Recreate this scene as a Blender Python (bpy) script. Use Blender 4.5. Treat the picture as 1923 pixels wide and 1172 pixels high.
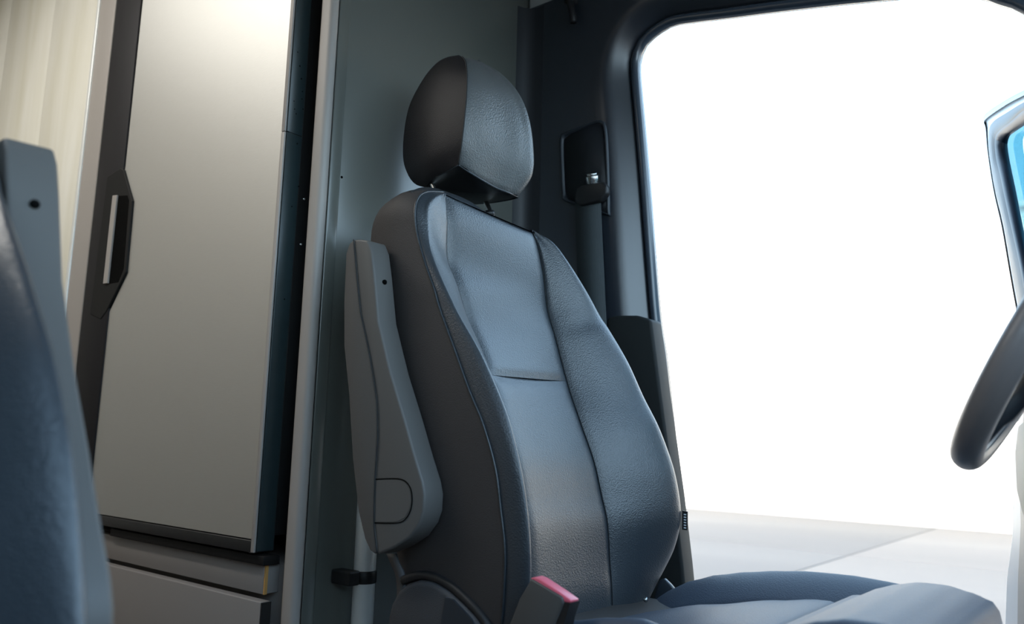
import bpy, bmesh, math, random
from mathutils import Vector, Matrix
random.seed(7)
S = bpy.context.scene
for o in list(bpy.data.objects): bpy.data.objects.remove(o)
COL = S.collection

# ------------------------------------------------------------------ camera
W, H, F = 1923, 1172, 1520.0
PITCH, ROLL, YAW = math.radians(9.0), math.radians(1.5), math.radians(38.8)
CAM = Vector((0, 0, .75))
fw = Vector((-math.sin(YAW)*math.cos(PITCH), math.cos(YAW)*math.cos(PITCH), math.sin(PITCH)))
r0 = Vector((math.cos(YAW), math.sin(YAW), 0)); u0 = r0.cross(fw)
rt = math.cos(ROLL)*r0 + math.sin(ROLL)*u0
up = -math.sin(ROLL)*r0 + math.cos(ROLL)*u0
cd = bpy.data.cameras.new('camera'); cam = bpy.data.objects.new('camera', cd); COL.objects.link(cam)
m = Matrix((rt, up, -fw)).transposed().to_4x4(); m.translation = CAM
cam.matrix_world = m
cd.sensor_width = 36; cd.lens = F/W*36; cd.clip_start = .02
cd.dof.use_dof = True; cd.dof.focus_distance = 1.72; cd.dof.aperture_fstop = 3.4
S.camera = cam

# ------------------------------------------------------------------ world, light, exposure
w = bpy.data.worlds.new('sky'); S.world = w; w.use_nodes = True
nt = w.node_tree; bg = nt.nodes['Background']
tc = nt.nodes.new('ShaderNodeTexCoord'); sep = nt.nodes.new('ShaderNodeSeparateXYZ')
rp = nt.nodes.new('ShaderNodeValToRGB')
nt.links.new(tc.outputs['Generated'], sep.inputs[0]); nt.links.new(sep.outputs['Z'], rp.inputs[0])
rp.color_ramp.elements[0].position = 0.0; rp.color_ramp.elements[0].color = (.64, .86, 1.0, 1)
rp.color_ramp.elements[1].position = 1.0; rp.color_ramp.elements[1].color = (.28, .50, .80, 1)
nt.links.new(rp.outputs[0], bg.inputs[0]); bg.inputs[1].default_value = 5.2
sd = bpy.data.lights.new('sun', 'SUN'); sd.energy = 18.0; sd.color = (1, .88, .74); sd.angle = math.radians(2)
sun = bpy.data.objects.new('sun', sd); COL.objects.link(sun)
sun.rotation_euler = Vector((-.50, -.80, 1.1)).normalized().to_track_quat('Z', 'Y').to_euler()
sun.location = (2, -4, 8)
S.view_settings.view_transform = 'Standard'; S.view_settings.look = 'None'
S.view_settings.gamma = 1; S.view_settings.use_curve_mapping = False
S.view_settings.exposure = 0.0

# ------------------------------------------------------------------ helpers
def ray(px, py): return fw + (px-W/2)/F*rt - (py-H/2)/F*up
def at(px, py, ax, v):
    """the world point seen at a pixel of the photograph, on the plane axis=v"""
    d = ray(px, py); return CAM + d*((v-CAM[ax])/d[ax])
def atp(px, py, A, B):
    """same, on the vertical plane through the plan points A and B"""
    n = Vector((-(B[1]-A[1]), B[0]-A[0], 0)); d = ray(px, py)
    return CAM + d*((Vector((A[0], A[1], 0))-CAM).dot(n)/d.dot(n))
def curveY(pts):  # (px, py, Y)
    return [at(x, y, 1, Y) for x, y, Y in pts]
def cr(p0, p1, p2, p3, t):
    return .5*((2*p1)+(-p0+p2)*t+(2*p0-5*p1+4*p2-p3)*t*t+(-p0+3*p1-3*p2+p3)*t**3)
def resample(pts, n, closed=False):
    pts = [Vector(p) for p in pts]; N = len(pts); d = []
    segs = N if closed else N-1
    for i in range(segs):
        if closed: q = [pts[(i-1) % N], pts[i], pts[(i+1) % N], pts[(i+2) % N]]
        else: q = [pts[max(i-1, 0)], pts[i], pts[i+1], pts[min(i+2, N-1)]]
        for k in range(12): d.append(cr(*q, k/12))
    d.append(pts[0] if closed else pts[-1])
    L = [0]
    for a, b in zip(d, d[1:]): L.append(L[-1]+(b-a).length)
    out = []; j = 0; cnt = n if not closed else n+1
    for i in range(cnt):
        t = L[-1]*i/(cnt-1)
        while j < len(L)-2 and L[j+1] < t: j += 1
        s = (t-L[j])/max(L[j+1]-L[j], 1e-9); out.append(d[j].lerp(d[j+1], min(s, 1)))
    return out[:n]
def link(name, me, mat, parent=None, smooth=True):
    if smooth:
        for p in me.polygons: p.use_smooth = True
    if mat: me.materials.append(mat)
    o = bpy.data.objects.new(name, me); COL.objects.link(o)
    if parent:
        o.parent = parent
        off = Vector(parent.get('_org', (0, 0, 0)))
        me.transform(Matrix.Translation(-off)); o['_org'] = tuple(off)
    return o
def thing(name, label, cat, loc=(0, 0, 0), group=None):
    o = bpy.data.objects.new(name, None); COL.objects.link(o); o.location = loc; o.empty_display_size = .1
    o['label'] = label; o['category'] = cat; o['_org'] = tuple(loc)
    if group: o['group'] = group
    return o
def tag(o, label, cat=None, group=None):
    o['label'] = label
    if cat: o['category'] = cat
    if group: o['group'] = group
    return o
def struct(o, label=None):
    o['kind'] = 'structure'
    if label: o['label'] = label
    return o
def mesh(vs, fs):
    me = bpy.data.meshes.new('m'); me.from_pydata([tuple(v) for v in vs], [], fs); me.update(); return me
def fixn(me):
    bm = bmesh.new(); bm.from_mesh(me); bmesh.ops.recalc_face_normals(bm, faces=bm.faces); bm.to_mesh(me); bm.free()
def grid(rows, closed=False):
    n = len(rows[0]); vs = [v for r in rows for v in r]; fs = []
    R = len(rows)
    for i in range(R if closed else R-1):
        for j in range(n-1):
            a, b = i*n+j, ((i+1) % R)*n+j
            fs.append((a, b, b+1, a+1))
    return mesh(vs, fs)
def patch(curves, nv=40, nu=8, tuck=0.0, puff=0.0, toward=None, tuckv=True, k=.07):
    """smooth skin across curves (each top to bottom); edges tucked in, middle puffed out along the normal"""
    cs = [resample(c, nv) for c in curves]
    rows = []
    for a in range(len(cs)-1):
        for t in range(nu):
            s = t/nu
            q = [cs[max(a-1, 0)], cs[a], cs[a+1], cs[min(a+2, len(cs)-1)]]
            rows.append([cr(q[0][i], q[1][i], q[2][i], q[3][i], s) for i in range(nv)])
    rows.append(cs[-1])
    R = len(rows)
    if toward is None: toward = CAM
    if tuck or puff:
        new = []
        for i in range(R):
            rr = []
            for j in range(nv):
                du = rows[min(i+1, R-1)][j]-rows[max(i-1, 0)][j]
                dv = rows[i][min(j+1, nv-1)]-rows[i][max(j-1, 0)]
                nn = du.cross(dv)
                if nn.length < 1e-9: rr.append(rows[i][j]); continue
                nn.normalize()
                if nn.dot(toward-rows[i][j]) < 0: nn = -nn
                u = i/(R-1); v = j/(nv-1)
                eu = min(u, 1-u); ev = min(v, 1-v) if tuckv else 1
                f = tuck*max(math.exp(-(eu/k)**2), math.exp(-(ev/(k*.45))**2))
                p = puff*(4*u*(1-u))
                rr.append(rows[i][j]+nn*(p-f))
            new.append(rr)
        rows = new
    return grid(rows)
def tube(pts, r, n=48, seg=8, closed=False, radii=None):
    P = resample(pts, n, closed); rings = []
    N = len(P); pn = None
    for i in range(N):
        if closed: t = P[(i+1) % N]-P[i-1]
        else: t = P[min(i+1, N-1)]-P[max(i-1, 0)]
        t.normalize()
        if pn is None:
            pn = t.cross(Vector((0, 0, 1)))
            if pn.length < .1: pn = t.cross(Vector((1, 0, 0)))
        pn = (pn-t*pn.dot(t)).normalized(); b = t.cross(pn)
        rr = r if radii is None else r*radii[i*(len(radii)-1)//(N-1)]
        rings.append([P[i]+rr*(math.cos(a)*pn+math.sin(a)*b) for a in [2*math.pi*k/seg for k in range(seg)]])
    vs = [v for q in rings for v in q]; fs = []
    for i in range(N if closed else N-1):
        for k in range(seg):
            a = i*seg+k; b = i*seg+(k+1) % seg; c = ((i+1) % N)*seg
            fs.append((a, b, c+(k+1) % seg, c+k))
    if not closed: fs += [tuple(range(seg))[::-1], tuple(range((N-1)*seg, N*seg))]
    me = mesh(vs, fs); fixn(me); return me
def bevel(o, w, seg=3, ang=35):
    md = o.modifiers.new('bevel', 'BEVEL'); md.width = w; md.segments = seg; md.limit_method = 'ANGLE'
    md.angle_limit = math.radians(ang); md.harden_normals = False
    return o
def box(x0, x1, y0, y1, z0, z1):
    vs = [(x, y, z) for x in (x0, x1) for y in (y0, y1) for z in (z0, z1)]
    me = mesh(vs, [(0, 1, 3, 2), (4, 6, 7, 5), (0, 4, 5, 1), (2, 3, 7, 6), (0, 2, 6, 4), (1, 5, 7, 3)])
    fixn(me); return me
def bx(name, d, mat, parent=None, bev=.002, seg=2):
    o = link(name, box(*d), mat, parent, smooth=False)
    if bev: bevel(o, bev, seg)
    for p in o.data.polygons: p.use_smooth = True
    o.data.set_sharp_from_angle(angle=math.radians(35)) if not bev else None
    return o
def prism(poly, vec):
    """poly: planar list of 3D points, extruded by vec"""
    n = len(poly); vec = Vector(vec); vs = [Vector(p) for p in poly]+[Vector(p)+vec for p in poly]
    fs = [tuple(range(n)), tuple(range(n, 2*n))[::-1]]+[(i, (i+1) % n, n+(i+1) % n, n+i) for i in range(n)]
    me = mesh(vs, fs); fixn(me); return me
def cyl(c, axis, r, h, seg=24):
    c = Vector(c); a = Vector(axis).normalized(); return tube([c, c+a*h*.5, c+a*h], r, 2, seg)
def join(meshes):
    bm = bmesh.new()
    for me in meshes: bm.from_mesh(me)
    out = bpy.data.meshes.new('m'); bm.to_mesh(out); bm.free(); return out

# ------------------------------------------------------------------ materials
def mat(name, col, rough=.5, metal=0, spec=.5, bump=0, scale=300, kind='noise', var=0, vscale=4, coat=0, stretch=None, sheen=0, aniso=0):
    mt = bpy.data.materials.new(name); mt.use_nodes = True; t = mt.node_tree; b = t.nodes['Principled BSDF']
    b.inputs['Base Color'].default_value = (*col, 1); b.inputs['Roughness'].default_value = rough
    b.inputs['Metallic'].default_value = metal; b.inputs['Specular IOR Level'].default_value = spec
    b.inputs['Coat Weight'].default_value = coat; b.inputs['Coat Roughness'].default_value = .22; b.inputs['Sheen Weight'].default_value = sheen
    tcn = t.nodes.new('ShaderNodeTexCoord'); mp = t.nodes.new('ShaderNodeMapping')
    t.links.new(tcn.outputs['Object'], mp.inputs[0])
    if stretch: mp.inputs['Scale'].default_value = stretch
    if var:
        n = t.nodes.new('ShaderNodeTexNoise'); n.inputs['Scale'].default_value = vscale; n.inputs['Detail'].default_value = 4
        t.links.new(mp.outputs[0], n.inputs[0])
        mx = t.nodes.new('ShaderNodeMix'); mx.data_type = 'RGBA'
        mx.inputs['A'].default_value = (*[c*(1-var) for c in col], 1); mx.inputs['B'].default_value = (*[min(c*(1+var), 1) for c in col], 1)
        t.links.new(n.outputs['Fac'], mx.inputs['Factor']); t.links.new(mx.outputs['Result'], b.inputs['Base Color'])
    if bump:
        if kind == 'voronoi':
            n = t.nodes.new('ShaderNodeTexVoronoi'); n.feature = 'SMOOTH_F1'; n.inputs['Scale'].default_value = scale; so = n.outputs['Distance']
        else:
            n = t.nodes.new('ShaderNodeTexNoise'); n.inputs['Scale'].default_value = scale; n.inputs['Detail'].default_value = 3; so = n.outputs['Fac']
        t.links.new(mp.outputs[0], n.inputs[0])
        bp = t.nodes.new('ShaderNodeBump'); bp.inputs['Strength'].default_value = bump; bp.inputs['Distance'].default_value = .002
        t.links.new(so, bp.inputs['Height']); t.links.new(bp.outputs[0], b.inputs['Normal'])
    return mt
leather = mat('black_leather', (.024, .031, .039), .37, bump=.26, scale=420, kind='voronoi', spec=.85)
cush = mat('cushion_leather', (.052, .064, .088), .55, bump=.22, scale=420, kind='voronoi', spec=.28)
vinyl = mat('warm_charcoal_vinyl', (.040, .035, .034), .62, bump=.15, scale=500, kind='voronoi', spec=.35)
arm_fab = mat('armrest_grained_plastic', (.085, .080, .076), .6, bump=.3, scale=700, spec=.4)
arm_pl = mat('armrest_smooth_plastic', (.10, .097, .093), .5, bump=.06, scale=400, spec=.4)
blk = mat('black_plastic', (.012, .012, .013), .45, bump=.05, scale=300)
dkpl = mat('dark_trim_plastic', (.022, .028, .036), .40, bump=.1, scale=900, spec=.5)
pad_fab = mat('pillar_trim', (.018, .023, .032), .34, bump=.1, scale=900, spec=1.0)
blk2 = mat('recess_plastic', (.016, .018, .022), .5)
rubber = mat('rubber', (.035, .05, .07), .26, spec=.9)
thread = mat('seam_thread', (.012, .014, .016), .7)
steel = mat('steel_polished', (.62, .63, .62), .22, metal=1)
alu = mat('aluminium', (.86, .88, .86), .42, metal=.35)
grey_lam = mat('grey_laminate', (.225, .205, .195), .55, var=.04, vscale=9)
rail_grey = mat('grey_profile', (.36, .33, .305), .5)
teal_pan = mat('bulkhead_board', (.118, .124, .110), .32, var=.08, vscale=3, spec=.6, coat=.8)
dteal = mat('dark_side_metal', (.018, .032, .036), .35, var=.2, vscale=40, spec=.6)
hole = mat('hole_black', (.002, .002, .002), .8, spec=.05)
red = mat('red_button', (.66, .12, .17), .35)
white_paint = mat('white_paint', (.8, .81, .82), .3)
concrete = mat('concrete', (.076, .074, .073), .9, var=.10, vscale=.7, bump=.1, scale=30, stretch=(.5, 1.6, 1))
white_wall = mat('warmed_white_render', (.86, .80, .72), .8)  # white wall, colour warmed so its reflections look sunlit
liner = mat('headliner', (.42, .43, .42), .9, bump=.1, scale=500)
liner2 = mat('pale_lining', (.46, .44, .41), .8)
floor_m = mat('floor_vinyl', (.10, .09, .085), .6, var=.1)
orange = mat('ply_edge', (.50, .27, .08), .6)
web = mat('belt_webbing', (.035, .045, .050), .7, bump=.4, scale=500, stretch=(1, 1, .1))
beige = mat('beige_patch', (.36, .28, .21), .6)
whl = mat('wheel_leather', (.17, .15, .145), .38, bump=.1, scale=500, kind='voronoi')
def brushed():
    mt = mat('brushed_steel', (.50, .49, .47), .38, metal=1)
    t = mt.node_tree; b = t.nodes['Principled BSDF']
    tcn = t.nodes.new('ShaderNodeTexCoord'); mp = t.nodes.new('ShaderNodeMapping'); mp.inputs['Scale'].default_value = (14, 1, 420)
    n = t.nodes.new('ShaderNodeTexNoise'); n.inputs['Scale'].default_value = 2; n.inputs['Detail'].default_value = 3
    t.links.new(tcn.outputs['Object'], mp.inputs[0]); t.links.new(mp.outputs[0], n.inputs[0])
    mr = t.nodes.new('ShaderNodeMapRange'); mr.inputs['To Min'].default_value = .46; mr.inputs['To Max'].default_value = .60
    t.links.new(n.outputs['Fac'], mr.inputs[0]); t.links.new(mr.outputs[0], b.inputs['Roughness'])
    bp = t.nodes.new('ShaderNodeBump'); bp.inputs['Strength'].default_value = .12; bp.inputs['Distance'].default_value = .001
    t.links.new(n.outputs['Fac'], bp.inputs['Height']); t.links.new(bp.outputs[0], b.inputs['Normal'])
    mx = t.nodes.new('ShaderNodeMix'); mx.data_type = 'RGBA'
    mx.inputs['A'].default_value = (.57, .565, .54, 1); mx.inputs['B'].default_value = (.65, .645, .62, 1)
    t.links.new(n.outputs['Fac'], mx.inputs['Factor']); t.links.new(mx.outputs['Result'], b.inputs['Base Color'])
    return mt
brush = brushed()
def woodmat():
    mt = mat('pale_wood', (.62, .56, .44), .5); t = mt.node_tree; b = t.nodes['Principled BSDF']
    tcn = t.nodes.new('ShaderNodeTexCoord'); mp = t.nodes.new('ShaderNodeMapping'); mp.inputs['Scale'].default_value = (1, 1, .12)
    n = t.nodes.new('ShaderNodeTexNoise'); n.inputs['Scale'].default_value = 9; n.inputs['Detail'].default_value = 4
    t.links.new(tcn.outputs['Object'], mp.inputs[0]); t.links.new(mp.outputs[0], n.inputs[0])
    r = t.nodes.new('ShaderNodeValToRGB'); r.color_ramp.elements[0].position = .35; r.color_ramp.elements[1].position = .65
    r.color_ramp.elements[0].color = (.72, .69, .57, 1); r.color_ramp.elements[1].color = (.84, .82, .74, 1)
    t.links.new(n.outputs['Fac'], r.inputs[0]); t.links.new(r.outputs[0], b.inputs['Base Color'])
    return mt
wood = woodmat()
def glassmat():
    mt = bpy.data.materials.new('tinted_glass'); mt.use_nodes = True; b = mt.node_tree.nodes['Principled BSDF']
    b.inputs['Base Color'].default_value = (.10, .28, .34, 1); b.inputs['Roughness'].default_value = .02
    b.inputs['Transmission Weight'].default_value = 1; b.inputs['IOR'].default_value = 1.45
    return mt
glass = glassmat()

# ------------------------------------------------------------------ ground and the building outside
GZ = -.7
g = struct(link('ground', box(-60, 60, -50, 60, GZ-.3, GZ-.02), concrete, smooth=False))
# cast slabs with a narrow open joint between them
jy = [2.4, 7.0, 12.0, 17.6]
xs = [-24, -17.2, -10.4, -3.55, 3.2, 10, 17]
for i in range(len(xs)-1):
    for j in range(len(jy)-1):
        o = bx('concrete_slab', (xs[i]+.012, xs[i+1]-.012, jy[j]+.012, jy[j+1]-.012, GZ-.05, GZ), concrete, g, .006, 1)
bw = thing('building', 'white rendered building wall beyond the pale concrete yard', 'building', (-3, 17.7, GZ))
link('wall_panel', box(-40, 30, 17.7, 18.0, GZ, 5.4), white_wall, bw, smooth=False)
link('coping', box(-40.05, 30.05, 17.64, 18.06, 5.4, 5.52), white_wall, bw, smooth=False)

# ------------------------------------------------------------------ van shell
BX, WY, CZ = -1.42, 1.857, 2.11       # bulkhead plane, driver side wall plane, ceiling height
struct(bx('floor', (-4.0, .75, -.36, 2.0, -.06, 0), floor_m, None, 0), None)
struct(bx('ceiling', (BX-.02, .35, -.42, 2.0, CZ, CZ+.05), liner, None, 0), None)
struct(bx('ceiling', (-4.0, BX-.02, -.42, 2.0, 2.62, 2.67), liner, None, 0), None)
struct(bx('wall_header', (BX-.03, BX+.0, -.42, 2.0, CZ+.05, 2.62), liner, None, 0), None)
struct(bx('wall_right', (-4.0, -1.25, -.42, -.36, -.06, 2.62), liner2, None, 0), None)
struct(bx('wall_rear', (-4.05, -4.0, -.42, 2.0, -.06, 2.67), liner2, None, 0), None)
lp = thing('added_fill_light', 'unseen fill light added on the living area ceiling', 'fill_lamp', (-2.5, .05, 2.6))  # unseen fill light added to brighten the fridge and wood panel
bx('fill_light_housing', (-3.3, -1.7, -.08, .18, 2.595, 2.62), white_paint, lp, .004)
ld = bpy.data.lights.new('fill_lamp', 'AREA'); ld.shape = 'RECTANGLE'; ld.size = 1.5; ld.size_y = .22; ld.energy = 25; ld.color = (1, .97, .91)
lo = bpy.data.objects.new('fill_lamp', ld); COL.objects.link(lo); lo.location = (-2.5, .05, 2.59)
# cab front: dashboard bulkhead below the windscreen, passenger door below its window
struct(bx('wall_front', (.58, .64, -.42, 2.0, -.06, 1.0), dkpl, None, 0), None)
struct(bx('door_2', (-1.25, .58, -.42, -.36, -.06, 1.15), dkpl, None, 0), None)
struct(bx('added_panel', (-1.25, -.52, -.42, -.36, 1.15, 1.62), dkpl, None, 0), None)  # unseen panel added to keep direct sun off the passenger seat
struct(bx('trim_5', (-1.25, .58, -.42, -.36, 1.62, CZ), dkpl, None, 0), None)
struct(bx('wall_left', (-4.0, BX-.03, WY+.02, 2.0, -.06, 2.62), liner, None, 0), None)
# passenger B pillar between the cab door and the side door
#struct(bx('added_panel', (-1.50, -1.25, -.42, -.36, -.06, CZ), pad_fab, None, .01), None)
# bulkhead board behind the seat
bh = struct(bx('wall_back', (BX-.02, BX, 1.125, WY-.02, 0, CZ), teal_pan, None, .002), 'grey green bulkhead board behind the seat')
bx('edge_strip', (BX-.001, BX+.004, 1.098, 1.128, 0, CZ), teal_pan, bh, .0015)
link('screw', cyl(at(641, 333, 0, BX-.001), (1, 0, 0), .003, .002, 10), hole, bh)
# rounded grey post at the free end of the bulkhead
post = struct(bx('trim_1', (-1.461, BX+.004, 1.074, 1.10, 0, CZ), rail_grey, None, .012, 5), 'grey round-edged post at the end of the bulkhead')

# driver side wall with the door opening (traced rim on the wall plane)
rim_px = [(1691, 0), (1558, 13), (1446, 26), (1369, 36), (1302, 44), (1261, 51), (1231, 69), (1213, 87), (1204, 113), (1204, 143), (1213, 241),
          (1223, 358), (1233, 486), (1243, 600), (1254, 674), (1267, 797), (1282, 930), (1295, 1033), (1303, 1110), (1312, 1190),
          (1345, 1500), (1420, 1640), (1700, 1750), (2300, 1900), (2420, 1700), (2400, 1000), (2330, 620), (2200, 350), (2040, 130), (1923, 33), (1880, 14), (1830, -2), (1760, -5)]
rim = resample([at(x, y, 1, WY) for x, y in rim_px], 220, True)
def offs(loop, d, Y):
    n = len(loop); out = []
    for i in range(n):
        t = loop[(i+2) % n]-loop[i-2]; nn = Vector((t.z, 0, -t.x)).normalized()
        c = Vector((-.4, 0, 1.1))
        if nn.dot(loop[i]-c) < 0: nn = -nn
        p = loop[i]+nn*d; p.y = Y; out.append(p)
    return out
for k in range(6):  # even out the offset direction
    pass
def smoothloop(L, it=6):
    for _ in range(it): L = [(L[i-1]+L[i]*2+L[(i+1) % len(L)])/4 for i in range(len(L))]
    return L
A = rim
def ringmesh(spec, src):
    rows = []
    for d, Y in spec:
        o = offs(src, d, Y); o = smoothloop(o, 3) if d > .03 else o
        rows.append(o+[o[0]])
    return grid(rows)
wl = thing('door_surround', 'dark padded trim around the driver door opening', 'door trim', (-1.2, WY, 0))
wl['kind'] = 'structure'; del wl['category']; wl.name = 'trim_2'
# outer skin edge, rubber seal, ridge and flat field
link('door_edge', ringmesh([(.075, WY+.10), (.022, WY+.03), (.004, WY+.008), (.004, WY)], A), rubber, wl)
link('rubber_seal', ringmesh([(.004, WY+.01), (.0045, WY-.007), (.010, WY-.015), (.017, WY-.0165), (.024, WY-.014), (.0285, WY-.004), (.029, WY+.008)], A), rubber, wl)
link('inner_ridge', ringmesh([(.028, WY+.006), (.030, WY-.004), (.036, WY-.010), (.050, WY-.024), (.066, WY-.041), (.080, WY-.052), (.092, WY-.0565), (.105, WY-.057), (.125, WY-.057)], A), pad_fab, wl)
# flat field: from the ridge to a rounded rectangle
o1 = smoothloop(offs(A, .124, WY-.057), 3)
def rectpt(p):
    q = p.copy(); c = Vector((-.4, 0, 1.1)); d = (p-c); 
    x0, x1, z0, z1 = BX-.01, .62, -.05, 2.046
    t = min([((x1 if d.x > 0 else x0)-c.x)/d.x if abs(d.x) > 1e-6 else 9, ((z1 if d.z > 0 else z0)-c.z)/d.z if abs(d.z) > 1e-6 else 9])
    q = c+d*max(t, 1.0); q.y = WY-.057; return q
rr_ = [rectpt(p) for p in o1]
mid = [a.lerp(b, .5) for a, b in zip(o1, rr_)]
fld = link('pillar_panel', grid([o1+[o1[0]], mid+[mid[0]], rr_+[rr_[0]]]), pad_fab, wl)
# corner radius where the pillar trim meets the bulkhead
link('corner_trim', grid([[Vector((BX+a, WY-.057-b, z)) for a, b in ((0, .045), (.006, .026), (.018, .010), (.04, .001), (.09, -.001))] for z in (0, .5, 1, 1.5, 1.95, 2.04)]), blk2, wl)
bx('headliner_edge', (BX, .34, WY-.052, WY+.02, 2.03, CZ+.01), liner, wl, .01)
# diagonal joint in the header trim
link('trim_joint', tube([at(1186, 26, 1, WY-.032), at(1202, 42, 1, WY-.022), at(1214, 55, 1, WY-.010)], .0013, 12, 6), hole, wl)
link('trim_joint', tube([at(1176, 0, 1, WY-.057), at(1179, 14, 1, WY-.037), at(1186, 26, 1, WY-.032)], .0012, 12, 6), hole, wl)
# lower pillar cover
lc = [at(x, y, 1, WY-.068) for x, y in ((1140, 596), (1160, 592), (1195, 592), (1222, 600), (1240, 740), (1266, 930), (1281, 1060), (1292, 1172), (1300, 1300), (1100, 1300), (1110, 1100), (1120, 800))]
low = link('lower_pillar_cover', prism(lc, (0, .06, 0)), mat('pillar_cover', (.020, .022, .022), .6, spec=.2), wl); bevel(low, .008, 4)
FD = WY-.047
# coat hook
hk = thing('coat_hook', 'small black coat hook above the belt pillar', 'hook', at(1072, 20, 1, FD-.01))
o = link('hook_arm', tube([at(1066, -25, 1, FD-.012), at(1070, 0, 1, FD-.028), at(1075, 25, 1, FD-.034), at(1077, 43, 1, FD-.030)], .010, 20, 10), blk, hk)
o = link('mount', prism([at(x, y, 1, FD-.009) for x, y in ((1058, -30), (1084, -30), (1086, 8), (1062, 8))], (0, -.006, 0)), blk, hk)

# ------------------------------------------------------------------ belt on the pillar
sb = thing('seat_belt', 'black seat belt hanging from its height adjuster on the door pillar', 'seat belt', at(1100, 380, 1, FD-.012))
fr = [at(x, y, 1, FD-.009) for x, y in ((1057, 262), (1066, 252), (1115, 232), (1130, 230), (1138, 242), (1142, 300), (1144, 392), (1140, 402), (1068, 378), (1061, 366), (1058, 320))]
f2 = resample(fr, 60, True); c0 = sum(f2, Vector())/60
ring = []
for d, y in ((1.06, 0), (1.05, -.006), (1.0, -.009), (.95, -.006), (.92, .006), (.88, .010)):
    ring.append([Vector((c0.x+(p.x-c0.x)*d, FD-.011+y, c0.z+(p.z-c0.z)*(1+(d-1)*.6))) for p in f2]); ring[-1].append(ring[-1][0])
link('adjuster_frame', grid(ring), dkpl, sb)
link('adjuster_plate', prism([Vector((c0.x+(p.x-c0.x)*.95, FD-.008, c0.z+(p.z-c0.z)*.97)) for p in f2[::3]], (0, -.004, 0)), blk2, sb)
bc = at(1114, 345, 1, FD-.026)
ax_ = Vector((.12, -.45, 1)).normalized()
o = link('anchor_bolt', tube([bc, bc+ax_*.022], .0185, 2, 28), steel, sb); bevel(o, .002, 2)
o = link('bolt_head', tube([bc+ax_*.0222, bc+ax_*.029], .0155, 2, 28), steel, sb); bevel(o, .002, 2)
gd = [at(x, y, 1, FD-.045) for x, y in ((1080, 356), (1092, 346), (1130, 340), (1139, 348), (1140, 362), (1128, 378), (1088, 386), (1078, 376))]
o = link('belt_guide', prism(gd, (0, .022, 0)), blk, sb); bevel(o, .007, 3)
wpts = [(1080, 372, 1128, 366), (1082, 440, 1131, 436), (1085, 520, 1135, 518), (1090, 600, 1139, 600), (1104, 800, 1152, 800), (1130, 1150, 1178, 1150)]
L_ = [at(a, b, 1, FD-.032) for a, b, c, d in wpts]; R_ = [at(c, d, 1, FD-.032) for a, b, c, d in wpts]
wv = grid([resample(L_, 30), resample(R_, 30)])
o = link('webbing', wv, web, sb); md = o.modifiers.new('s', 'SOLIDIFY'); md.thickness = .0015

# ------------------------------------------------------------------ tall fridge and cabinets
FY = 1.040; CY = 1.085
ztop = 2.12; zb = .529
z1_ = .478
up_ = None
fr_ = thing('tall_fridge', 'tall built-in fridge with brushed steel door and black recessed handle', 'fridge', (-1.85, FY+.03, .5))
fx = [at(x, y, 1, FY).x for x, y in ((507, 589), (271, 0), (222, 0), (212, 0), (186, 0), (179, 0))]
FR = -1.515
hy = FY
# steel face outline is cut back around the handle bezel on its left side
pl = lambda pts, Y: [at(x, y, 1, Y) for x, y in pts]
hz = [at(x, y, 1, FY) for x, y in ((236, 320), (252, 378), (240, 512), (203, 586))]
XL = -2.275
face = [Vector((FR-.008, FY, zb)), Vector((FR-.008, FY, ztop)), Vector((XL, FY, ztop)), Vector((XL, FY, hz[0].z)), hz[1], hz[2], Vector((XL-.005, FY, hz[3].z)), Vector((XL-.005, FY, zb))]
o = link('steel_door_face', prism(face, (0, .012, 0)), brush, fr_, smooth=False); bevel(o, .0008, 1)
# black door frame behind the face
o = bx('door_core', (XL-.15, FR+.006, FY+.008, FY+.046, zb-.026, ztop+.01), blk, fr_, .002)
tag(o, 'black door edge and frame')
zseam = at(530, 243, 0, FR+.008).z
for z0, z1 in ((zb-.026, zseam-.0008), (zseam+.0008, ztop+.01)):
    o = bx('edge_profile', (FR-.008, FR+.0045, FY-.003, FY+.0015, z0, z1), rail_grey, fr_, .001)
for z0, z1 in ((zb-.024, zseam-.001), (zseam+.001, ztop+.01)):
    o = bx('side_plate', (FR+.003, FR+.0075, FY+.002, FY+.043, z0, z1), dteal, fr_, .0008)
hl = [(563, 124), (559, 98), (566, 148), (568, 172), (567, 186), (553, 205), (556, 214), (569, 205), (558, 270), (561, 350), (548, 388), (534, 562), (552, 190)]
ms = []
for x, y in hl:
    p = at(x, y, 0, FR+.0075); ms.append(cyl(p-Vector((.001, 0, 0)), (1, 0, 0), random.choice((.0014, .002, .0016)), .0014, 10))
o = link('screw_hole', join(ms), hole, fr_); o['kind'] = 'stuff'
o = bx('bottom_lip', (XL-.10, FR+.004, FY-.002, FY+.03, zb-.027, zb-.002), blk, fr_, .002)
o = link('hinge_pin', cyl(at(473, 1037, 1, FY+.006)-Vector((0, 0, .001)), (0, 0, 1), .006, .008, 14), steel, fr_)
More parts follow.
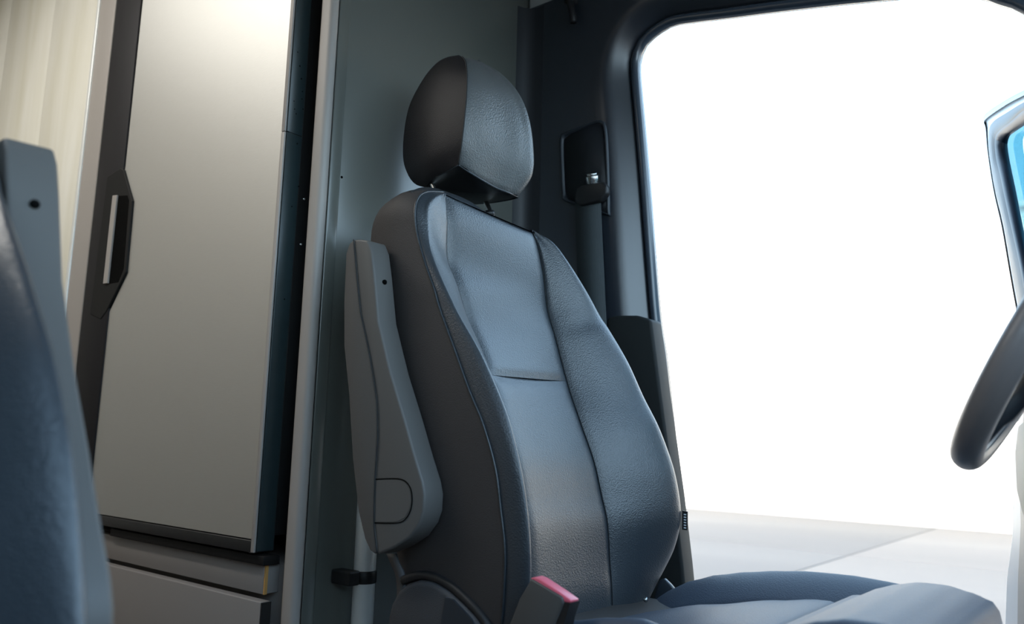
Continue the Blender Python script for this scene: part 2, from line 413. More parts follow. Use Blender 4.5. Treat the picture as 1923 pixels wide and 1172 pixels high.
# handle bezel
bz = [hz[0]+Vector((-.02, -.006, .01)), hz[0]+Vector((0, -.006, 0)), hz[1]+Vector((0, -.006, 0)), hz[2]+Vector((0, -.006, 0)), hz[3]+Vector((0, -.006, 0)), hz[3]+Vector((-.03, -.006, -.02)), hz[3]+Vector((-.10, -.006, 0)), hz[0]+Vector((-.10, -.006, 0))]
HB = link('handle_bezel', prism(bz, (0, .016, 0)), mat('bezel_plastic', (.010, .010, .010), .6, spec=.2), fr_, smooth=False); bevel(HB, .003, 2); tag(HB, 'black bezel around the recessed grip')
slot = [at(x, y, 1, FY-.0065) for x, y in ((219, 368), (239, 367), (242, 376), (232, 505), (222, 530), (205, 533), (200, 528))]
o = link('grip_recess', prism(slot, (0, .010, 0)), hole, HB, smooth=False)
gp = [at(x, y, 1, FY-.012) for x, y in ((211, 367), (219, 366), (201, 532), (193, 533))]
o = link('grip_bar', prism(gp, (0, .006, 0)), rail_grey, HB, smooth=False); bevel(o, .001, 1)
tag(o, 'grey metal grip bar')
# left black stile of the fridge
o = bx('left_stile', (fx[2], XL-.004, FY-.004, FY+.045, zb-.03, ztop+.01), mat('dark_stile', (.013, .012, .014), .6, spec=.25), fr_, .003)
o = bx('gasket', (fx[2]-.035, fx[2], FY+.010, FY+.045, zb-.03, ztop+.01), mat('grey_green_gasket', (.045, .055, .050), .6), fr_, .002)
o = bx('fridge_body', (XL-.13, FR-.015, FY+.05, WY, z1_+.054, ztop+.012), blk, fr_, .002)
for x, y in ((570, 374), (564, 459)):
    link('rivet', cyl(at(x, y, 0, -1.482), (1, 0, 0), .0025, .002, 10), steel, fr_)

cb = thing('base_cabinet', 'grey laminate base cabinet with drawer below the tall fridge', 'cabinet', (-1.9, CY, 0))
z1 = .478
o = bx('cabinet_body', (-2.62, -1.482, CY+.012, WY-.02, 0.0, z1), grey_lam, cb, .002)
o = bx('top_rail', (-2.30, -1.500, FY+.018, CY+.012, .418, z1-.001), grey_lam, cb, .0015)
o = bx('ply_edge', (-1.4995, -1.4955, FY+.019, FY+.026, .418, z1-.001), orange, cb, 0); tag(o, 'orange raw plywood edge')
o = bx('drawer_front', (-2.60, -1.478, FY, FY+.024, .03, .408), grey_lam, cb, .0025)
o = bx('edge_band', (-1.478, -1.4745, FY+.0005, FY+.0235, .031, .407), blk, cb, 0); tag(o, 'black edge band of the drawer front')
o = bx('drawer_box', (-2.5, -1.53, FY+.024, WY-.1, .06, .38), blk, cb, 0)
tk = thing('wall_shelf', '', 'x') if False else None
# lower black plinth tray under the fridge
o = bx('plinth_tray', (-2.16, -1.487, FY+.006, CY+.002, z1, zb-.032), mat('dusty_black', (.009, .008, .008), .7, spec=.2, var=.4, vscale=20), cb, .002)

# face frame left of the fridge
ff = struct(bx('trim_3', (fx[4]-.005, fx[3]+.002, FY+.008, CY+.4, 0, 2.6), rail_grey, None, .004, 3), 'grey vertical face frame left of the fridge')
bx('metal_edge', (fx[4]-.022, fx[4]-.005, FY+.004, FY+.03, 0, 2.6), alu, ff, .002)
wd = thing('wood_panel', 'pale wood-grain panel left of the fridge, behind the near seat', 'panel', (-3.1, FY+.05, 0))
xx = -3.95
nb = [(-3.95, -3.46), (-3.458, -3.02), (-3.018, -2.606)]
for a, b in nb: bx('board', (a, b, FY+.030, FY+.048, 0, 2.6), wood, wd, .001)

# aluminium pole with clamp at the foot of the bulkhead
pole = thing('aluminium_pole', 'shiny aluminium pole clamped upright at the foot of the bulkhead', 'pole', (-1.38, 1.2, 0))
pa = at(675, 1172, 0, -1.37); pb = at(682, 960, 0, -1.37)
py = (pa.y+pb.y)/2
o = link('tube', tube([Vector((-1.37, py+.010, 0.0)), Vector((-1.37, py+.010, .5)), Vector((-1.37, py+.010, 1.0))], .0235, 3, 28), alu, pole)
cz = at(680, 1087, 0, -1.35).z
cl = link('clamp', tube([Vector((-1.37, py+.010, cz-.013)), Vector((-1.37, py+.010, cz+.013))], .0265, 2, 28), blk, pole); bevel(cl, .002, 2)
o = link('clamp_block', box(-1.415, -1.355, py-.045, py-.014, cz-.014, cz+.016), blk, pole, smooth=False); bevel(o, .004, 2)
for zz in (.02,): link('foot', tube([Vector((-1.37, py+.010, 0)), Vector((-1.37, py+.010, .02))], .03, 2, 24), blk, pole)

# ------------------------------------------------------------------ the driver seat
C0 = (-.75, 1.34, 0)
seat = thing('car_seat', 'black leather driver seat with raised armrest beside the open door', 'seat', C0, 'cab seats')
# backrest curves, top to bottom
front_tgt = Vector((3, 1.34, 1))
c_top_bk = [(800, 364, 1.16), (770, 362, 1.13), (745, 368, 1.10), (712, 395, 1.085), (697, 440, 1.085), (699, 520, 1.085), (709, 640, 1.085), (722, 780, 1.085), (732, 900, 1.085), (738, 1000, 1.085), (752, 1062, 1.085), (772, 1140, 1.085), (785, 1200, 1.085)]
c_pip = [(833, 361, 1.17), (805, 360, 1.125), (787, 369, 1.095), (779, 394, 1.078), (782, 435, 1.075), (797, 491, 1.073), (815, 543, 1.070), (825, 578, 1.070), (856, 664, 1.068), (882, 736, 1.066), (907, 797, 1.065), (930, 879, 1.065), (940, 956, 1.065), (948, 1033, 1.065), (946, 1110, 1.067), (942, 1172, 1.07), (940, 1230, 1.07)]
c_peak = [(836, 363, 1.17), (818, 372, 1.13), (806, 392, 1.105), (808, 435, 1.10), (818, 486, 1.098), (840, 545, 1.096), (862, 590, 1.095), (898, 650, 1.094), (922, 700, 1.092), (953, 777, 1.090), (971, 843, 1.087), (984, 905, 1.085), (993, 971, 1.084), (997, 1033, 1.084), (997, 1084, 1.085), (990, 1160, 1.09), (985, 1230, 1.09)]
c_ri = [(1002, 436, 1.45), (1012, 461, 1.455), (1022, 512, 1.458), (1030, 580, 1.458), (1045, 633, 1.457), (1068, 720, 1.455), (1092, 792, 1.45), (1117, 864, 1.45), (1132, 930, 1.45), (1143, 982, 1.45), (1148, 1058, 1.45), (1152, 1115, 1.45), (1152, 1180, 1.45), (1150, 1230, 1.45)]
c_rp = [(996, 434, 1.452), (1035, 453, 1.485), (1066, 491, 1.51), (1102, 548, 1.54), (1127, 594, 1.565), (1143, 618, 1.57), (1179, 680, 1.585), (1209, 746, 1.595), (1235, 797, 1.60), (1255, 848, 1.605), (1268, 890, 1.605), (1277, 941, 1.605), (1278, 982, 1.605), (1267, 1028, 1.605), (1251, 1063, 1.60), (1231, 1099, 1.595), (1212, 1140, 1.59), (1200, 1200, 1.59)]
V_bk, V_pip, V_peak, V_ri, V_rp = map(curveY, (c_top_bk, c_pip, c_peak, c_ri, c_rp))
# inner left seam: traced where visible, below that mirrored from the right seam
V_li = curveY([(836, 364, 1.172), (841, 410, 1.172), (842, 486, 1.175), (861, 538, 1.185), (880, 600, 1.197), (905, 655, 1.205)])
V_li += [Vector((p.x-.004, max(1.188, 1.205-(.86-p.z)*.2), p.z)) for p in resample(V_ri, 40) if p.z < .85]
BR = link('backrest', patch([V_bk, [a.lerp(b, .5)+Vector((0, -.006, 0)) for a, b in zip(resample(V_bk, 40), resample(V_pip, 40))], V_pip], 60, 6, puff=.004), vinyl, seat)
tag(BR, 'warm charcoal vinyl side of the backrest')
q0, q1, q2 = resample(V_pip, 80), resample(V_peak, 80), resample(V_li, 80)
V_m = []; V_n = []
for i in range(80):
    k = min(1, max(0, (i-6)/20))
    V_m.append(q0[i].lerp(q1[i], .55)+Vector((.017, -.005, 0))*k)
    V_n.append(q1[i].lerp(q2[i], .5)+Vector((-.010, 0, 0))*min(1, max(0, (i-34)/14))+Vector((.006, 0, 0))*max(0, 1-abs(i-22)/14))
bolL = link('side_bolster', patch([V_pip, V_m, V_peak, V_n, V_li], 90, 7, tuck=.002, k=.04), leather, BR)
# centre panels, split at the horizontal seam
def split_at(P, z):
    P = resample(P, 200)
    a = [p for p in P if p.z >= z]; b = [p for p in P if p.z < z]
    e = a[-1].lerp(b[0], .5); return a+[e], [e]+b
zl = at(925, 701, 1, 1.205).z; zr = at(1064, 715, 1, 1.455).z
La, Lb = split_at(V_li, zl); Ra, Rb = split_at(V_ri, zr)
def mids(L, R, f, d):
    L = resample(L, 50); R = resample(R, 50); out = []
    for i, (a, b) in enumerate(zip(L, R)): out.append(a.lerp(b, f)+Vector((d, 0, 0)))
    return out
pan1 = link('upper_panel', patch([La, mids(La, Ra, .33, -.002), mids(La, Ra, .67, -.002), Ra], 60, 8, tuck=.004, k=.06), leather, BR)
pan2 = link('lower_panel', patch([Lb, mids(Lb, Rb, .33, -.006), mids(Lb, Rb, .67, -.006), Rb], 70, 8, tuck=.004, k=.06), leather, BR)
V_rm = [a.lerp(b, .45)+Vector((.016*min(1, i/14), 0, 0)) for i, (a, b) in enumerate(zip(resample(V_ri, 60), resample(V_rp, 60)))]
V_ro = [p+Vector((-.07, .012, 0)) for p in resample(V_rp, 60)]
V_rb = [p+Vector((-.19, .0, 0)) for p in resample(V_rp, 60)]
bolR = link('side_bolster', patch([V_ri, V_rm, V_rp, V_ro, V_rb], 90, 8, tuck=.003, k=.03), leather, BR)
# rear shell closing the back
bk = resample(V_bk, 60); rb = resample(V_rb, 60)
link('rear_shell', patch([bk, [a.lerp(b, .3)+Vector((-.02, 0, 0)) for a, b in zip(bk, rb)], [a.lerp(b, .7)+Vector((-.02, 0, 0)) for a, b in zip(bk, rb)], rb], 60, 6), vinyl, BR)
# top cap between front edge and rear shell
topf = [V_pip[2], V_pip[1], V_pip[0], La[0]+Vector((-.002, 0, 0)), Ra[0].lerp(La[0], .5)+Vector((-.003, 0, 0)), Ra[0], V_rp[0], V_rp[1]]
topf = resample(topf, 40)
topr = resample([V_bk[2], V_bk[1], V_bk[0], V_bk[0]+Vector((.01, .12, .0)), V_rb[0], V_rb[1]], 40)
link('top_cap', grid([topf, [a.lerp(b, .4)+Vector((0, 0, .010)) for a, b in zip(topf, topr)], topr]), leather, BR)
# seams and piping
def seam(pts, r, n=80, name='seam', mt=None, par=None, off=(0, 0, 0)):
    return link(name, tube([Vector(p)+Vector(off) for p in pts], r, n, 6), mt or thread, par or BR)
tag(seam(V_pip[:-1], .0022, 100, 'piping', leather), 'leather piping between side and bolster')
seam([p+Vector((.0005, -.0015, 0)) for p in resample(V_pip, 60)[12:]], .0011)
seam(resample(V_li, 60)[:32], .0014, 60, off=(-.003, 0, 0)); seam(V_ri, .0009, off=(-.0025, 0, 0))
seam([La[-1], mids(La, Ra, .33, -.002)[-1], mids(La, Ra, .67, -.002)[-1], Ra[-1]], .0012, 30, off=(-.006, 0, 0))

# headrest
h0 = curveY([(857, 106, 1.30), (838, 108, 1.285), (818, 120, 1.27), (795, 148, 1.255), (770, 195, 1.245), (759, 246, 1.24), (757, 297, 1.245), (766, 328, 1.25), (780, 346, 1.26), (800, 352, 1.262)])
hm = curveY([(862, 106, 1.29), (850, 112, 1.27), (836, 135, 1.247), (822, 170, 1.234), (815, 210, 1.226), (810, 255, 1.222), (808, 295, 1.224), (812, 322, 1.236), (818, 332, 1.245)])
h1 = curveY([(868, 107, 1.275), (874, 116, 1.262), (877, 140, 1.240), (876, 180, 1.228), (872, 225, 1.222), (867, 270, 1.222), (861, 310, 1.232)])
h2a = curveY([(876, 108, 1.29), (890, 118, 1.285), (900, 150, 1.275), (902, 190, 1.27), (902, 235, 1.27), (897, 285, 1.272), (890, 329, 1.275)])
h2 = curveY([(884, 109, 1.31), (908, 122, 1.325), (930, 155, 1.335), (940, 195, 1.34), (945, 245, 1.345), (942, 295, 1.345), (930, 352, 1.345)])
h2b = curveY([(892, 112, 1.33), (926, 132, 1.36), (955, 165, 1.385), (972, 205, 1.40), (980, 250, 1.405), (977, 305, 1.40), (955, 362, 1.385)])
h3 = curveY([(898, 114, 1.345), (940, 139, 1.39), (972, 175, 1.42), (992, 222, 1.442), (1001, 280, 1.452), (999, 330, 1.445), (972, 370, 1.425)])
h4 = [p+Vector((-.075*min(1, .35+i*.3), .002, -.004*max(0, 1-i))) for i, p in enumerate(h3)]
h5 = [p+Vector((-.135*min(1, .35+i*.3), -.02, -.012*max(0, 1-i))) for i, p in enumerate(h3)]
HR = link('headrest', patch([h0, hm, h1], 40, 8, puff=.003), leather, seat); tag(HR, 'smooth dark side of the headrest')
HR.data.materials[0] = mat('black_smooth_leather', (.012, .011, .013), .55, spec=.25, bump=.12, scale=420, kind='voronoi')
hl_front = mat('headrest_leather', (.072, .078, .080), .40, bump=.35, scale=330, kind='voronoi', spec=.6)  # lighter base colour carries the sheen of the headrest front
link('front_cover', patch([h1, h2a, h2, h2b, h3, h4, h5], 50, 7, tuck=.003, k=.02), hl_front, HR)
hb = patch([h0, [a.lerp(b, .5)+Vector((-.012, 0, 0)) for a, b in zip(resample(h0, 30), resample(h5, 30))], h5], 40, 6)
link('rear_cover', hb, leather, HR)
bot = [h0[-1], hm[-1], h1[-1], h2a[-1], h2[-1], h2b[-1], h3[-1], h4[-1], h5[-1]]
bl = [Vector(p) for p in bot]; cc = sum(bl, Vector())/len(bl)+Vector((0, 0, -.012))
bb = resample(bl, 32); vs = bb+[b.lerp(cc, .5)+Vector((0, 0, -.004)) for b in bb]+[cc]
fs = [(i, (i+1) % 32, 32+(i+1) % 32, 32+i) for i in range(32)]+[(32+i, 32+(i+1) % 32, 64) for i in range(32)]
link('bottom_cover', mesh(vs, fs), blk, HR)
seam(h1, .0018, 40, 'seam', None, HR); seam([h1[-1], h2a[-1], h2[-1], h2b[-1], h3[-1]], .0022, 40, 'piping', leather, HR)
seam([hm[-1], h1[-1]], .0015, 6, 'piping', leather, HR)
hd = h5[2]
for (x0, y0, x1, y1, Y) in ((806, 330, 824, 374, 1.262), (905, 362, 930, 420, 1.405)):
    a = at(x0, y0, 1, Y); b = at(x1, y1, 1, Y)
    link('headrest_post', tube([a+(a-b)*.5, a, b, b+(b-a)*.6], .0062, 8, 14), steel, BR)
for Y, (x, y) in ((1.262, (825, 372)), (1.405, (922, 402))):
    p = at(x, y, 1, Y); link('post_sleeve', tube([p+Vector((-.004, 0, -.006)), p+Vector((-.006, 0, .006))], .014, 2, 18), blk, BR)

# armrest folded up against the backrest
AY0, AY1 = 1.012, 1.061
side_out = [(664, 450), (676, 449), (690, 451), (697, 470), (702, 512), (710, 603), (733, 700), (759, 787), (779, 859), (793, 905), (797, 930), (795, 962), (787, 985), (769, 1010), (742, 1028), (710, 1042)]
seam_px = [(708, 1038), (702, 982), (704, 900), (709, 818), (707, 751), (695, 674), (679, 598), (677, 589), (670, 520)]
poly = [at(x, y, 1, AY0) for x, y in side_out+seam_px]
AR = link('armrest', prism(poly, (0, AY1-AY0, 0)), arm_pl, seat); bevel(AR, .007, 5, 40)
pad_out = [(664, 450), (656, 456), (649, 476), (645, 563), (645, 649), (654, 741), (661, 859), (672, 961), (684, 1012), (694, 1034), (702, 1041), (708, 1038)]
padp = [at(x, y, 1, AY0-.002) for x, y in pad_out+seam_px[1:]]
o = link('armrest_pad', prism(padp, (0, AY1-AY0+.004, 0)), arm_fab, AR); bevel(o, .006, 4, 40); tag(o, 'grained soft pad of the armrest')
seam([at(x, y, 1, AY0-.002) for x, y in [(664, 450)]+seam_px[::-1]], .0012, 60, 'seam', thread, AR)
# half round pivot cap with a fine gap around it
cap = [(704, 900), (745, 899), (761, 904), (771, 918), (774, 938), (771, 958), (762, 974), (747, 982), (703, 982)]
co = resample([at(x, y, 1, AY0-.0005) for x, y in cap], 40)
seam(co, .0011, 60, 'cap_gap', hole, AR)
o = link('pivot_cap', prism([at(x+(-2 if x > 730 else 1), y+(2 if y < 940 else -2), 1, AY0-.0006) for x, y in cap], (0, .004, 0)), arm_pl, AR, smooth=False)
link('screw_hole', cyl(at(722, 530, 0, at(702, 512, 1, AY0).x+.004)+Vector((-.001, 0, 0)), (1, 0, 0), .0048, .003, 20), hole, AR)
p = at(790, 940, 1, 1.06)
link('pivot', tube([at(748, 941, 1, 1.05), at(748, 941, 1, 1.05)+Vector((0, .03, 0))], .035, 2, 24), blk, AR)

# cushion: far bolster, near bolster, rear and front sections
def pad(x0, x1, y0, y1, zf, zbot, r=.02, n=22, bul=.012, p=2.2):
    rows = []
    for i in range(n+1):
        row = []
        for j in range(n+1):
            s = -math.cos(math.pi*i/n); t = -math.cos(math.pi*j/n)
            x = (x0+x1)/2+s*(x1-x0)/2; y = (y0+y1)/2+t*(y1-y0)/2
            ex = max(0, r-(min(x-x0, x1-x)))/r; ey = max(0, r-(min(y-y0, y1-y)))/r
            e = min(1, math.hypot(ex, ey)); z = zf(x, y)+bul*(1-abs(s)**p)*(1-abs(t)**p)-r*(1-math.sqrt(max(0, 1-e*e)))
            row.append(Vector((x, y, z)))
        rows.append(row)
    n1 = n+1; vs = [v for q in rows for v in q]; fs = [(i*n1+j, (i+1)*n1+j, (i+1)*n1+j+1, i*n1+j+1) for i in range(n) for j in range(n)]
    bd = [j for j in range(n1)]+[i*n1+n for i in range(1, n1)]+[n*n1+j for j in range(n-1, -1, -1)]+[i*n1 for i in range(n-1, 0, -1)]
    b0 = len(vs)
    for k in bd: v = vs[k]; vs.append(Vector((v.x, v.y, zbot)))
    m_ = len(bd)
    for k in range(m_): fs.append((bd[k], bd[(k+1) % m_], b0+(k+1) % m_, b0+k))
    fs.append(tuple(range(b0, b0+m_)))
    me = mesh(vs, fs); fixn(me); return me
def lerpf(pts):
    def f(x):
        if x <= pts[0][0]: return pts[0][1]
        for (a, b), (c, d) in zip(pts, pts[1:]):
            if x <= c: t = (x-a)/(c-a); t = t*t*(3-2*t)*.5+t*.5; return b+(d-b)*t
        return pts[-1][1]
    return f
CU = bpy.data.objects.new('cushion', None)
far_pts = curveY([(1212, 1136, 1.585), (1250, 1108, 1.585), (1290, 1090, 1.585), (1340, 1078, 1.585), (1400, 1072, 1.585), (1460, 1070, 1.585), (1520, 1071, 1.585), (1600, 1079, 1.585), (1680, 1093, 1.585), (1740, 1110, 1.585), (1800, 1150, 1.585)])
ff_ = lerpf([(p.x, p.z) for p in far_pts])
sec_r = lerpf([(p.x, p.z) for p in curveY([(1100, 1172, 1.47), (1210, 1143, 1.47), (1328, 1131, 1.47), (1456, 1123, 1.47), (1528, 1121, 1.47), (1560, 1124, 1.47), (1581, 1136, 1.47)])])
sec_f = lerpf([(p.x, p.z) for p in curveY([(1575, 1138, 1.36), (1610, 1123, 1.36), (1645, 1116, 1.36), (1691, 1112, 1.36), (1743, 1118, 1.36), (1794, 1134, 1.36), (1835, 1152, 1.36), (1856, 1180, 1.36), (1862, 1230, 1.36)])])
CB = link('cushion', pad(-.93, -.24, 1.10, 1.60, lambda x, y: .43, .30, .02, 12, .0), vinyl, seat)
def bolz(x, y):
    t = abs(y-1.34); d = (t-.19)/.075
    return ff_(x)-.030*max(0, 1-d)**1.6-.002
xg = at(1581, 1136, 1, 1.47).x
link('cushion_bolster', pad(-.93, -.245, 1.492, 1.615, bolz, .33, .022, 34, 0), cush, CB)
link('cushion_bolster', pad(-.93, xg-.015, 1.065, 1.188, lambda x, y: bolz(x, y)-.012-.055*min(1, max(0, (x+.62)/.2)), .33, .022, 34, 0), cush, CB)
link('rear_section', pad(-.93, xg-.002, 1.186, 1.494, lambda x, y: sec_r(x+.0*y)-.006, .33, .016, 30, .006), cush, CB)
link('front_section', pad(xg+.001, -.195, 1.078, 1.504, lambda x, y: sec_f(x), .33, .020, 34, .002), cush, CB)
# base box, rails, side shields
bs = link('seat_base', box(-.88, -.36, 1.13, 1.55, 0, .26), dkpl, seat, smooth=False); bevel(bs, .01, 3)
link('seat_rail', box(-.90, -.30, 1.12, 1.16, .26, .33), blk, seat, smooth=False)
link('seat_rail', box(-.90, -.30, 1.52, 1.56, .26, .33), blk, seat, smooth=False)
shp = [(728, 1210), (727, 1160), (733, 1135), (745, 1112), (762, 1097), (785, 1090), (812, 1094), (838, 1110), (862, 1132), (890, 1160), (915, 1200), (930, 1260), (925, 1400), (740, 1400)]
o = link('side_shield', prism([at(x, y, 1, 1.052) for x, y in shp], (0, .035, 0)), mat('shield_plastic', (.040, .042, .048), .6, bump=.3, scale=500), seat); bevel(o, .010, 4, 40)
tag(o, 'grained side shield covering the recliner')
o = link('shield_step', prism([at(x, y, 1, 1.050) for x, y in ((836, 1122), (850, 1126), (884, 1162), (905, 1200), (900, 1260), (818, 1260), (826, 1180))], (0, .004, 0)), dkpl, seat, smooth=False)
link('shield_gap', tube([at(x, y, 1, 1.064) for x, y in ((758, 1090), (785, 1081), (815, 1084), (846, 1100), (874, 1124), (902, 1154), (930, 1196))], .0085, 40, 8), blk, seat)
# rear edge strap of the seat cover
st = [(729, 1040), (736, 1058), (744, 1075), (748, 1100), (747, 1140), (742, 1200)]
a_ = resample([at(x, y, 1, 1.068) for x, y in st], 20); b_ = resample([at(x+16, y, 1, 1.068) for x, y in st], 20)
o = link('cover_strap', grid([a_, b_]), mat('strap', (.05, .05, .052), .7), seat); md = o.modifiers.new('s', 'SOLIDIFY'); md.thickness = .004
# airbag side label
tg = link('side_tag', prism([at(x, y, 1, 1.612) for x, y in ((1281, 959), (1291, 961), (1291, 996), (1281, 995))], (0, .002, 0)), blk, BR, smooth=False)
tag(tg, 'small black woven tag with tiny white letters')
mm = []
for k in range(6):
    yy = 965+k*5; mm.append(prism([at(x, y, 1, 1.6112) for x, y in ((1284, yy), (1288.5, yy+.6), (1288.5, yy+3.0), (1284, yy+2.2))], (0, .0004, 0)))
o = link('tag_lettering', join(mm), white_paint, BR, smooth=False); o['kind'] = 'stuff'
o = link('hinge_cover', prism([at(x, y, 1, 1.62) for x, y in ((1236, 1092), (1246, 1086), (1258, 1098), (1268, 1110), (1250, 1120), (1225, 1132))], (0, .012, 0)), dkpl, seat); bevel(o, .003, 2)
link('hinge_bolt', cyl(at(1212, 1126, 1, 1.50), (.6, -.8, .1), .005, .006, 14), steel, seat)

# belt buckle beside the cushion
bu = [(957, 1172), (962, 1150), (975, 1120), (990, 1094), (997, 1084)]
p0 = at(997, 1086, 1, 1.035); p1 = at(1072, 1130, 1, 1.035)
BK = link('belt_buckle', prism([at(x, y, 1, 1.035) for x, y in ((997, 1087), (1056, 1122), (1058, 1135), (1030, 1200), (1015, 1260), (935, 1260), (950, 1190), (975, 1125))], (0, .030, 0)), mat('buckle_plastic', (.062, .060, .058), .5), seat); bevel(BK, .003, 3)
tag(BK, 'grey belt buckle with red release button')
o = link('release_button', prism([at(x, y, 1, 1.038) for x, y in ((996, 1086), (1003, 1084), (1012, 1087), (1050, 1112), (1072, 1128), (1071, 1133), (1058, 1131), (1020, 1112), (1006, 1102))], (0, .022, 0)), red, BK); bevel(o, .0015, 2)
link('buckle_end', prism([at(x, y, 1, 1.037) for x, y in ((1058, 1132), (1071, 1133), (1062, 1160), (1040, 1260), (1012, 1260))], (0, .026, 0)), blk, BK, smooth=False)

# near passenger seat: mirrored copy
def copy_tree(o, parent=None):
    c = o.copy(); COL.objects.link(c); c.parent = parent
    for ch in list(o.children): copy_tree(ch, c)
    return c
s2 = copy_tree(seat)
TH, PH = -.083, .203                      # turned a little and reclined
s2.location = (-.85+.397+.1*math.cos(TH), -.030+.1*math.sin(TH), 0); s2.rotation_euler = (0, 0, TH); s2.scale = (1, -1, 1)
rec = Matrix.Translation((-.1, 0, .35)) @ Matrix.Rotation(-PH, 4, 'Y') @ Matrix.Translation((.1, 0, -.35))
for ch in s2.children:
    nm_ = ch.name.split('.')[0]
    if nm_ == 'armrest': ch.matrix_basis = rec @ ch.matrix_basis
    if nm_ in ('backrest', 'headrest'):
        ch.matrix_basis = Matrix.Translation((-.1-.072, -.004, .35+.05)) @ Matrix.Rotation(-.287, 4, 'Y') @ Matrix.Translation((.1, 0, -.35)) @ ch.matrix_basis
s2['label'] = 'near blurred passenger seat at the left edge, its armrest raised'

# ------------------------------------------------------------------ steering wheel
WC = Vector((-.228, 1.36, .745)); tilt = math.radians(30)
upv = Vector((math.sin(tilt), 0, math.cos(tilt))); RW, RT = .185, .0215
lat = Vector((-.065, 1, 0)).normalized(); upv = (upv-lat*upv.dot(lat)).normalized(); cen = WC+upv*RW
sw = thing('steering_wheel', 'dark leather steering wheel seen almost edge-on by the door opening', 'steering wheel', cen)
circ = [cen+RW*(math.cos(a)*upv+math.sin(a)*lat) for a in [2*math.pi*k/72 for k in range(72)]]
link('rim', tube(circ, RT, 96, 20, True), whl, sw)
nrm = upv.cross(lat).normalized()
if nrm.x < 0: nrm = -nrm
seamc = [cen+(RW-RT*.75)*(math.cos(a)*upv+math.sin(a)*lat)+nrm*RT*.68 for a in [2*math.pi*k/72 for k in range(72)]]
link('rim_seam', tube(seamc, .001, 96, 6, True), arm_pl, sw)
hubc = cen+nrm*.03
link('hub', tube([hubc-nrm*.03, hubc-nrm*.015, hubc+nrm*.02, hubc+nrm*.04], .062, 8, 28, False, [.8, 1, 1, .8]), dkpl, sw)
for a in (math.pi, math.pi*.5, math.pi*1.5):
    e = cen+(RW-.01)*(math.cos(a)*upv+math.sin(a)*lat)
    link('spoke', tube([hubc, hubc.lerp(e, .5)+nrm*.0, e], .014, 14, 12, False, [1.5, 1.1, .8, .8]), dkpl, sw)
col_ = hubc+nrm*.05
o = link('column_cover', tube([hubc+nrm*.03, hubc+nrm*.12, hubc+nrm*.28], .045, 8, 24), dkpl, sw)

# ------------------------------------------------------------------ opened driver door
DA, DB = (-.39, 2.60), (-.165, 1.93)
D = lambda x, y, o=0: atp(x, y, (DA[0]+dn.x*o, DA[1]+dn.y*o), (DB[0]+dn.x*o, DB[1]+dn.y*o)) if o else atp(x, y, DA, DB)
dn = Vector((-(DB[1]-DA[1]), DB[0]-DA[0], 0)).normalized()
if dn.dot(CAM-D(1900, 300)) < 0: dn = -dn       # towards the cab
dr = thing('door_leaf', 'opened driver door with tinted glass, at the right edge', 'door', D(1900, 1200))
def loops(a, b, n=90): return resample(a, n, True), resample(b, n, True)
def ringd(specs):
    rows = []
    for l, d in specs:
        q = resample([D(x, y, d) for x, y in l], 160, True); rows.append(q+[q[0]])
    return grid(rows)
Lo = [(1851, 241), (1849, 226), (1886, 199), (1923, 179), (1965, 160), (2000, 165), (2003, 300), (2003, 500), (2003, 640), (1970, 650), (1940, 655), (1922, 650), (1909, 584), (1896, 512), (1881, 425), (1866, 358), (1855, 287)]
Lw = [(1857, 246), (1866, 228), (1890, 212), (1923, 192), (1965, 173), (1997, 176), (2000, 300), (2000, 500), (2000, 634), (1970, 642), (1943, 646), (1926, 640), (1913, 578), (1900, 508), (1885, 422), (1869, 356), (1858, 290)]
Lg = [(1868, 262), (1876, 246), (1892, 234), (1923, 207), (1965, 188), (1992, 190), (1994, 300), (1994, 500), (1994, 620), (1970, 630), (1950, 634), (1936, 615), (1923, 543), (1912, 486), (1889, 384), (1878, 330), (1870, 297)]
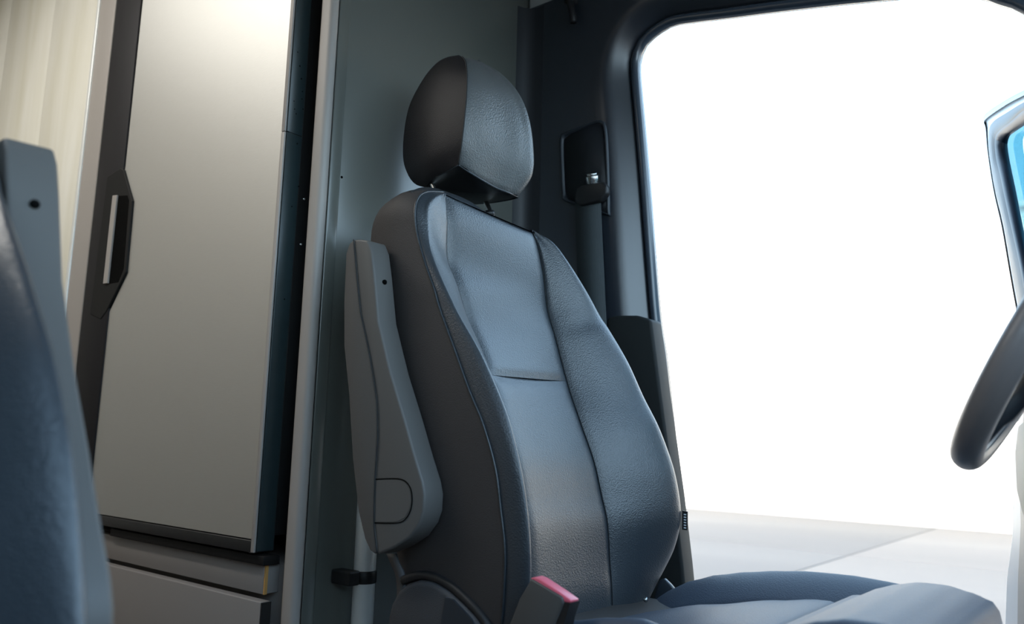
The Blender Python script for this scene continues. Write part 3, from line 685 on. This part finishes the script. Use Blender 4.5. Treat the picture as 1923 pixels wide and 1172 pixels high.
Li = [(1892, 271), (1896, 256), (1904, 249), (1923, 236), (1960, 212), (1984, 214), (1986, 300), (1986, 500), (1986, 600), (1970, 606), (1958, 610), (1948, 590), (1940, 520), (1923, 435), (1908, 360), (1899, 317), (1894, 290)]
Lt = [(x, y) for x, y in Lo]
link('window_frame', ringd([(Lo, -.03), (Lo, .012), (Lw, .018)]), white_paint, dr)
Lw_ = [(x-1, y-(9 if 1 <= i <= 4 else 0)) for i, (x, y) in enumerate(Lo)]
link('weather_strip', ringd([(Lw_, -.03), (Lw_, .0185), (Lo, .0185)]), rubber, dr)
link('frame_trim', ringd([(Lw, .018), ([((a+c)/2, (b+d)/2) for (a, b), (c, d) in zip(Lw, Lg)], .026), (Lg, .022)]), mat('frame_grey', (.10, .105, .12), .45), dr)
link('glass_seal', ringd([(Lg, .022), ([((a+c)/2, (b+d)/2) for (a, b), (c, d) in zip(Lg, Li)], .020), (Li, .004)]), mat('seal_navy', (.03, .05, .085), .4), dr)
gl = link('glass', prism([p-dn*.002 for p in resample([D(x+(3 if x > 1950 else -3), y-3) for x, y in Li], 60, True)], -dn*.004), glass, dr, smooth=False)
tag(gl, 'teal tinted window pane')
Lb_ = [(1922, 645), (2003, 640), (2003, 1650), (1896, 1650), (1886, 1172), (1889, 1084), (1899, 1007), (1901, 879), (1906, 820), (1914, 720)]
o = link('door_skin', prism([D(x, y, .015) for x, y in Lb_], dn*-.045), mat('shaded_white_paint', (.22, .23, .25), .35), dr); bevel(o, .012, 4, 40)  # white door paint, greyed in its colour for the shaded side
Lc = [(1932, 660), (1999, 655), (1999, 1600), (1912, 1600), (1909, 1172), (1910, 1084), (1915, 982), (1913, 900), (1917, 820), (1924, 720)]
o = link('door_card', prism([D(x, y, .040) for x, y in Lc], dn*-.03), dkpl, dr); bevel(o, .008, 3, 40)
Lk = [(1912, 800), (1924, 790), (1990, 790), (1990, 980), (1935, 985), (1920, 965), (1909, 920), (1906, 850)]
o = link('beige_patch', prism([D(x, y, .044) for x, y in Lk], dn*-.008), beige, dr); bevel(o, .003, 2, 40)  # rounded beige patch laid on the door card
tag(o, 'beige rounded patch on the door card')

for o in bpy.data.objects:
    if '_org' in o: del o['_org']
